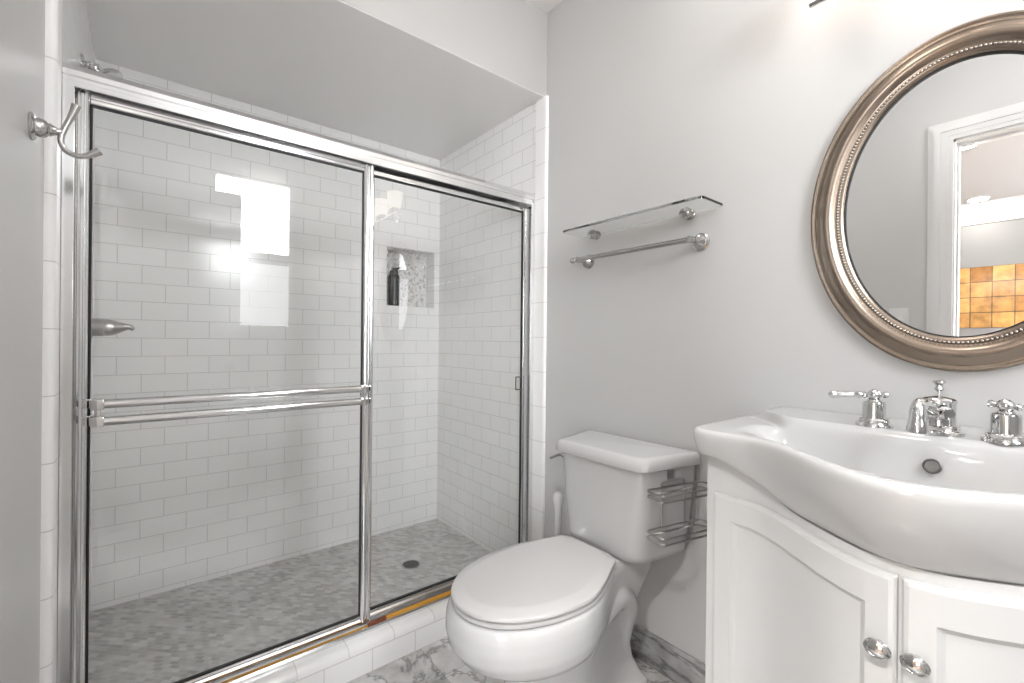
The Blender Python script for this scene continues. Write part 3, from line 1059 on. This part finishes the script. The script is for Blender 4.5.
def lever_tap(name, label, loc, ang):
    t = thing(name, label, 'tap', loc, 'lever taps on the sink deck')
    obj('valve_base', lathe(BM(), [(0.032, 0.0), (0.032, 0.005), (0.030, 0.008), (0.0265, 0.009), (0.0265, 0.014), (0.0245, 0.016), (0.0205, 0.017), (0.0200, 0.020), (0.0200, 0.047), (0.0190, 0.0515), (0.013, 0.0535), (0.012, 0.056), (0.007, 0.058)],
                            (0, 0, 0), (0, 0, 1), 32), M_CHROME, t, local=True)
    c, s = cos(ang), sin(ang)
    d = Vector((c, s, -0.06)).normalized()
    obj('lever', lathe(BM(), [(0.0, -0.025), (0.006, -0.023), (0.0075, -0.019), (0.0055, -0.015), (0.0045, -0.012), (0.009, -0.009), (0.0115, -0.004), (0.0125, 0.0), (0.0115, 0.004), (0.009, 0.009),
                              (0.0045, 0.012), (0.006, 0.015), (0.0075, 0.017), (0.005, 0.020), (0.007, 0.024), (0.0075, 0.027), (0.0055, 0.031), (0.0055, 0.036), (0.0062, 0.050), (0.0078, 0.064), (0.0088, 0.072), (0.0080, 0.077), (0.004, 0.081), (0.0, 0.082)],
                       (0, 0, 0.066), d, 24), M_CHROME, t, local=True)
    return t


lever_tap('lever_tap', 'chrome lever tap with its lever pointing to the towel rail side, nearest the toilet', (-0.160, -1.211, ZF), radians(100))
lever_tap('lever_tap', 'chrome lever tap on the far side of the spout from the toilet', (-0.170, -1.403, ZF), radians(260))

sx_, sy_ = -0.156, -1.312
t = thing('faucet_spout', 'squat chrome faucet spout with a lift knob between the two lever taps', 'faucet', (sx_, sy_, ZF))
obj('spout_body', lathe(BM(), [(0.038, 0.0), (0.038, 0.006), (0.0355, 0.009), (0.032, 0.010), (0.032, 0.015), (0.030, 0.017), (0.0260, 0.018), (0.0255, 0.021), (0.0258, 0.060), (0.0275, 0.063), (0.0270, 0.067), (0.023, 0.070), (0.010, 0.073), (0.004, 0.074)],
                        (sx_, sy_, ZF), (0, 0, 1), 40), M_CHROME, t)
pts = bez([(sx_ - 0.022, sy_, ZF + 0.046), (sx_ - 0.050, sy_ + 0.002, ZF + 0.050), (sx_ - 0.085, sy_ + 0.006, ZF + 0.060), (sx_ - 0.112, sy_ + 0.009, ZF + 0.064), (sx_ - 0.127, sy_ + 0.010, ZF + 0.052), (sx_ - 0.130, sy_ + 0.010, ZF + 0.034), (sx_ - 0.130, sy_ + 0.010, ZF + 0.016)], 6)
n_ = len(pts)
rs = []
for k in range(n_):
    u = k / (n_ - 1)
    rs.append(0.0112 + 0.001 * sin(pi * u) + 0.0048 * ss(0.72, 1.0, u))
obj('spout', tube(BM(), pts, rs, 20), M_CHROME, t)
obj('boss', lathe(BM(), [(0.012, 0.0), (0.012, 0.006), (0.0085, 0.009), (0.0085, 0.016), (0.0105, 0.019), (0.009, 0.022), (0.0, 0.0225)], (sx_ - 0.026, sy_ - 0.012, ZF + 0.045), (-0.9, -0.42, 0), 24), M_CHROME, t)
obj('lift_knob', lathe(BM(), [(0.0025, 0.070), (0.0025, 0.082), (0.006, 0.084), (0.0075, 0.088), (0.0055, 0.092), (0.006, 0.096), (0.0105, 0.100), (0.0095, 0.103), (0.0, 0.104)], (sx_ + 0.003, sy_, ZF), (0, 0, 1), 24), M_CHROME, t)

# ------------------------------------------------------------------ toilet
TY = -0.517
t = thing('toilet', 'white two-piece toilet with its lid closed, beside the vanity', 'toilet', (-0.40, TY, 0))


def egg(xb, xf, hw_, hb, z, xm=-0.50, xs=-0.20, tilt=0.0, nf=40, ns=16, p=2.1):
    """plan outline: straight back of half-width hb at xb, widening to hw_ at xm, rounded front at xf"""
    half = []
    for k in range(ns + 1):
        u = k / ns
        x = xb + (xm - xb) * u
        half.append((x, hb + (hw_ - hb) * ss(xs, xm, x)))
    c = 0.012
    half = [(xb, hb * 0.5), (xb, hb - c), (xb - 0.003, hb - 0.004)] + [(min(x, xb - c) if k == 0 else x, w_) for k, (x, w_) in enumerate(half)]
    for k in range(1, nf // 2 + 1):
        a = pi / 2 * k / (nf // 2)
        half.append((xm + (xf - xm) * sin(a) ** (2 / p), hw_ * max(0.0, cos(a)) ** (2 / p)))
    pl = half + [(x, -w_) for x, w_ in half[-2::-1]]
    return [(x, TY + w_, z + tilt * max(0.0, x + 0.48)) for x, w_ in pl]


def tank_ring(xb, xf, hb, hf, z, r=0.035, n=6):
    """trapezoid plan, narrow towards the room, rounded front corners"""
    pts = []
    raw = [(xb, hb), (xf, hf), (xf, -hf), (xb, -hb)]
    rad = [0.012, r, r, 0.012]
    for i, (p, q) in enumerate(zip(raw, rad)):
        P0, P1, P2 = Vector(raw[i - 1]), Vector(p), Vector(raw[(i + 1) % 4])
        a, c = P1 + (P0 - P1).normalized() * q * 1.3, P1 + (P2 - P1).normalized() * q * 1.3
        for k in range(n + 1):
            u = k / n
            w_ = a * (1 - u) ** 2 + P1 * 2 * u * (1 - u) + c * u * u
            pts.append((w_.x, TY + w_.y, z))
    # subtle bow of the front
    return [(x - 0.010 * (1 - ((y - TY) / (hf + 0.03)) ** 2) * (1 if x < (xb + xf) / 2 else 0) if abs(y - TY) < hf + 0.03 else x, y, z) for x, y, z in pts]


# bowl, pedestal and trapway fused into one surface
bm = BM()
secs = [  # xb, xf, hw, hb, z, xm
    (-0.09, -0.625, 0.118, 0.100, 0.000, -0.42), (-0.09, -0.625, 0.118, 0.100, 0.022, -0.42), (-0.10, -0.612, 0.106, 0.080, 0.040, -0.42), (-0.12, -0.602, 0.098, 0.060, 0.09, -0.42),
    (-0.13, -0.598, 0.098, 0.055, 0.16, -0.42), (-0.13, -0.600, 0.100, 0.060, 0.225, -0.44), (-0.13, -0.608, 0.106, 0.065, 0.250, -0.46), (-0.13, -0.648, 0.130, 0.070, 0.262, -0.48),
    (-0.12, -0.704, 0.160, 0.075, 0.276, -0.49), (-0.11, -0.744, 0.178, 0.078, 0.302, -0.50), (-0.09, -0.766, 0.188, 0.082, 0.333, -0.50), (-0.06, -0.775, 0.191, 0.086, 0.368, -0.50), (-0.05, -0.774, 0.190, 0.088, 0.400, -0.50),
    (-0.05, -0.768, 0.186, 0.088, 0.418, -0.50), (-0.055, -0.762, 0.177, 0.084, 0.425, -0.50)]
loft(bm, [egg(a, b, c, d_, z, xm) for a, b, c, d_, z, xm in secs])
# slab under the tank
loft(bm, [tank_ring(-0.05, -0.250, 0.088, 0.082, z) for z in (0.395, 0.443)])
me = bpy.data.meshes.new('tmp_a')
# trapway bulges on both sides
for s in (1, -1):
    tube(bm, bez([(-0.44, TY + s * 0.060, 0.10), (-0.385, TY + s * 0.062, 0.19), (-0.31, TY + s * 0.066, 0.285), (-0.225, TY + s * 0.068, 0.325), (-0.165, TY + s * 0.060, 0.270), (-0.150, TY + s * 0.040, 0.19), (-0.155, TY + s * 0.030, 0.10), (-0.165, TY + s * 0.036, 0.03)], 6),
         [0.026 + 0.014 * min(1, k / 16) - 0.012 * ss(22, 34, k) for k in range(43)], 18)
# foot flange
bmesh.ops.recalc_face_normals(bm, faces=bm.faces[:])
bm.to_mesh(me)
bm.free()
tmp = bpy.data.objects.new('tmp_bowl', me)
COL.objects.link(tmp)
md = tmp.modifiers.new('r', 'REMESH')
md.mode = 'VOXEL'
md.voxel_size = 0.005
md2 = tmp.modifiers.new('s', 'SMOOTH')
md2.factor = 0.5
md2.iterations = 8
dg = bpy.context.evaluated_depsgraph_get()
me2 = bpy.data.meshes.new_from_object(tmp.evaluated_get(dg))
bpy.data.objects.remove(tmp)
zmin = min(v.co.z for v in me2.vertices)
for v in me2.vertices:
    v.co.z -= zmin if v.co.z < 0.02 else 0
me2.name = 'bowl'
obj('bowl', me2, M_PORC, t, sharp=180)

TILT = 0.0
bm = BM()
K = dict(xs=-0.19, xm=-0.49)
loft(bm, [egg(-0.285, -0.750, 0.173, 0.088, 0.4265, **K), egg(-0.285, -0.757, 0.180, 0.092, 0.4295, **K), egg(-0.285, -0.757, 0.180, 0.092, 0.438, **K), egg(-0.285, -0.750, 0.173, 0.088, 0.441, **K)])
obj('seat', bm, M_SEAT, t, sharp=50)
bm = BM()
K = dict(xs=-0.19, xm=-0.49, tilt=0.085)
loft(bm, [egg(-0.272, -0.752, 0.175, 0.086, 0.4435, **K), egg(-0.269, -0.760, 0.182, 0.090, 0.446, **K), egg(-0.268, -0.761, 0.183, 0.091, 0.452, **K), egg(-0.270, -0.759, 0.181, 0.089, 0.4555, **K), egg(-0.274, -0.754, 0.177, 0.085, 0.4575, **K),
          egg(-0.288, -0.730, 0.153, 0.072, 0.4640, **K), egg(-0.290, -0.727, 0.150, 0.070, 0.4646, **K), egg(-0.297, -0.720, 0.144, 0.066, 0.4648, **K), egg(-0.34, -0.68, 0.10, 0.05, 0.4649, **K)])
obj('seat_lid', bm, M_SEAT, t, sharp=40)
for s in (1, -1):
    bm = BM()
    box(bm, -0.295, -0.262, TY + s * 0.070 - 0.016, TY + s * 0.070 + 0.016, 0.4262, 0.452, 0.006, 3)
    obj('hinge', bm, M_SEAT, t)


bm = BM()
loft(bm, [tank_ring(-0.050, -0.215, 0.170, 0.125, 0.446), tank_ring(-0.035, -0.228, 0.188, 0.145, 0.452), tank_ring(-0.032, -0.231, 0.192, 0.150, 0.47), tank_ring(-0.025, -0.236, 0.208, 0.163, 0.60), tank_ring(-0.022, -0.240, 0.220, 0.174, 0.738)])
obj('tank', bm, M_PORC, t, sharp=60)
bm = BM()
q_ = dict(r=0.024)
loft(bm, [tank_ring(-0.014, -0.254, 0.230, 0.184, 0.7385, **q_), tank_ring(-0.012, -0.257, 0.233, 0.187, 0.742, **q_), tank_ring(-0.014, -0.253, 0.230, 0.183, 0.766, **q_), tank_ring(-0.016, -0.250, 0.227, 0.180, 0.7735, **q_),
          tank_ring(-0.021, -0.245, 0.222, 0.175, 0.777, **q_), tank_ring(-0.035, -0.232, 0.208, 0.162, 0.778, **q_)])
obj('tank_lid', bm, M_PORC, t, sharp=60)
bm = BM()
lathe(bm, [(0.009, -0.002), (0.009, 0.008), (0.006, 0.010), (0.006, 0.016)], (-0.205, TY + 0.184, 0.712), (-0.42, 0.9, 0), 16)
tube(bm, bez([(-0.212, TY + 0.196, 0.712), (-0.225, TY + 0.201, 0.711), (-0.262, TY + 0.196, 0.708)], 5), 0.005, 10)
obj('flush_lever', bm, M_CHROME, t)

# ------------------------------------------------------------------ toilet brush
bx, by = -0.13, -0.228
t = thing('toilet_brush', 'white toilet brush with a ball-ended handle standing behind the toilet lid', 'toilet brush', (bx, by, 0))
obj('holder', lathe(BM(), [(0.048, 0.0), (0.050, 0.004), (0.046, 0.05), (0.042, 0.14), (0.044, 0.145), (0.040, 0.145), (0.040, 0.12), (0.0, 0.12)], (bx, by, 0), (0, 0, 1), 32), M_SEAT, t)
obj('handle', lathe(BM(), [(0.0125, 0.121), (0.0125, 0.30), (0.0128, 0.44), (0.0145, 0.478), (0.0195, 0.498), (0.0215, 0.512), (0.0195, 0.526), (0.011, 0.535), (0.0, 0.536)], (bx, by, 0), (0, 0, 1), 24), mat('white_plastic', (0.86, 0.855, 0.85), 0.25), t)

# ------------------------------------------------------------------ over-tank wire rack
t = thing('toilet_paper_rack', 'satin wire toilet roll rack hooked over the side of the toilet tank', 'toilet paper rack', (-0.13, TY - 0.21, 0.6))
e0, e1 = Vector((-0.238, TY - 0.172, 0)), Vector((-0.022, TY - 0.222, 0))
sd = (e1 - e0).normalized()
nd = Vector((sd.y, -sd.x, 0))
if nd.y > 0:
    nd = -nd


def RK(s, n, z):
    q = e0 + sd * s + nd * n
    return (q.x, q.y, z)


bm = BM()
W_ = 0.0029
# strap over the tank rim
for k in range(1):
    a = [RK(0.105, 0.014, 0.737), RK(0.105, 0.012, 0.69)]
    pr = [[RK(s, n, z) for s, n in ((0.092, nn_), (0.118, nn_), (0.118, nn_ + 0.0015), (0.092, nn_ + 0.0015))] for nn_, z in ((0.0015, 0.7375), (0.0015, 0.715), (0.003, 0.703))]
    loft(bm, pr)
obj('hanger_strap', bm, M_STEEL, t)
bm = BM()
nb_ = 0.008
tube(bm, arcpath([RK(0.062, nb_ + 0.004, 0.556), RK(0.062, nb_, 0.704), RK(0.155, nb_, 0.706), RK(0.155, nb_ + 0.004, 0.556), RK(0.062, nb_ + 0.004, 0.556)], 0.012), W_, 10)
obj('back_frame', bm, M_STEEL, t)
for z in (0.690, 0.572):
    bm = BM()
    a, b, o_ = -0.004, 0.215, 0.082
    for dz in (0.0, -0.016):
        tube(bm, arcpath([RK(a + 0.1, nb_ + 0.006, z + dz), RK(a, nb_ + 0.006, z + dz), RK(a, o_, z + dz), RK(b, o_, z + dz), RK(b, nb_ + 0.006, z + dz), RK(a + 0.1, nb_ + 0.006, z + dz)], 0.02), W_, 10)
    obj('wire_hoop', bm, M_STEEL, t)
bm = BM()
tube(bm, arcpath([RK(0.205, nb_, 0.736), RK(0.205, nb_, 0.60), RK(0.190, nb_, 0.53), RK(0.165, nb_, 0.485)], 0.06), 0.003, 10)
obj('side_wire', bm, M_STEEL, t)

# ------------------------------------------------------------------ vanity light above the mirror
LZ = 1.947
t = thing('vanity_light', 'chrome rod vanity light with three lit glass shades above the oval mirror', 'wall light', (0, -1.32, LZ))
obj('backplate', lathe(BM(), [(0.055, 0.0003), (0.055, 0.008), (0.048, 0.016), (0.016, 0.020), (0.012, 0.024)], (0, -1.32, LZ + 0.03), (-1, 0, 0), 36), M_NICKEL, t)
bm = BM()
tube(bm, bez([(-0.022, -1.32, LZ + 0.03), (-0.06, -1.32, LZ + 0.02), (-0.095, -1.32, LZ + 0.004), (-0.12, -1.32, LZ)], 6), 0.008, 12)
obj('arm', bm, M_NICKEL, t)
obj('rod', tube(BM(), [(-0.12, -1.068, LZ), (-0.12, -1.572, LZ)], 0.0075, 16), M_NICKEL, t)
for y in (-1.11, -1.32, -1.53):
    obj('lamp_socket', lathe(BM(), [(0.010, 0.004), (0.012, 0.012), (0.022, 0.018), (0.026, 0.024), (0.026, 0.032)], (-0.12, y, LZ), (0, 0, 1), 24), M_NICKEL, t)
    obj('lamp_shade', lathe(BM(), [(0.030, 0.032), (0.036, 0.034), (0.041, 0.06), (0.046, 0.10), (0.050, 0.132), (0.048, 0.132), (0.043, 0.09), (0.036, 0.04), (0.0, 0.038)], (-0.12, y, LZ), (0, 0, 1), 32), M_SHADE, t)

# ------------------------------------------------------------------ switch plate by the doorway
t = thing('light_switch', 'white light switch plate beside the doorway, seen low in the mirror', 'light switch', (XL, -0.925, 1.245))
obj('plate', box(BM(), XL + 0.0003, XL + 0.006, -0.963, -0.888, 1.187, 1.303, 0.002), M_TRIM, t)
obj('rocker', box(BM(), XL + 0.006, XL + 0.010, -0.941, -0.909, 1.21, 1.28, 0.0015), M_TRIM, t)
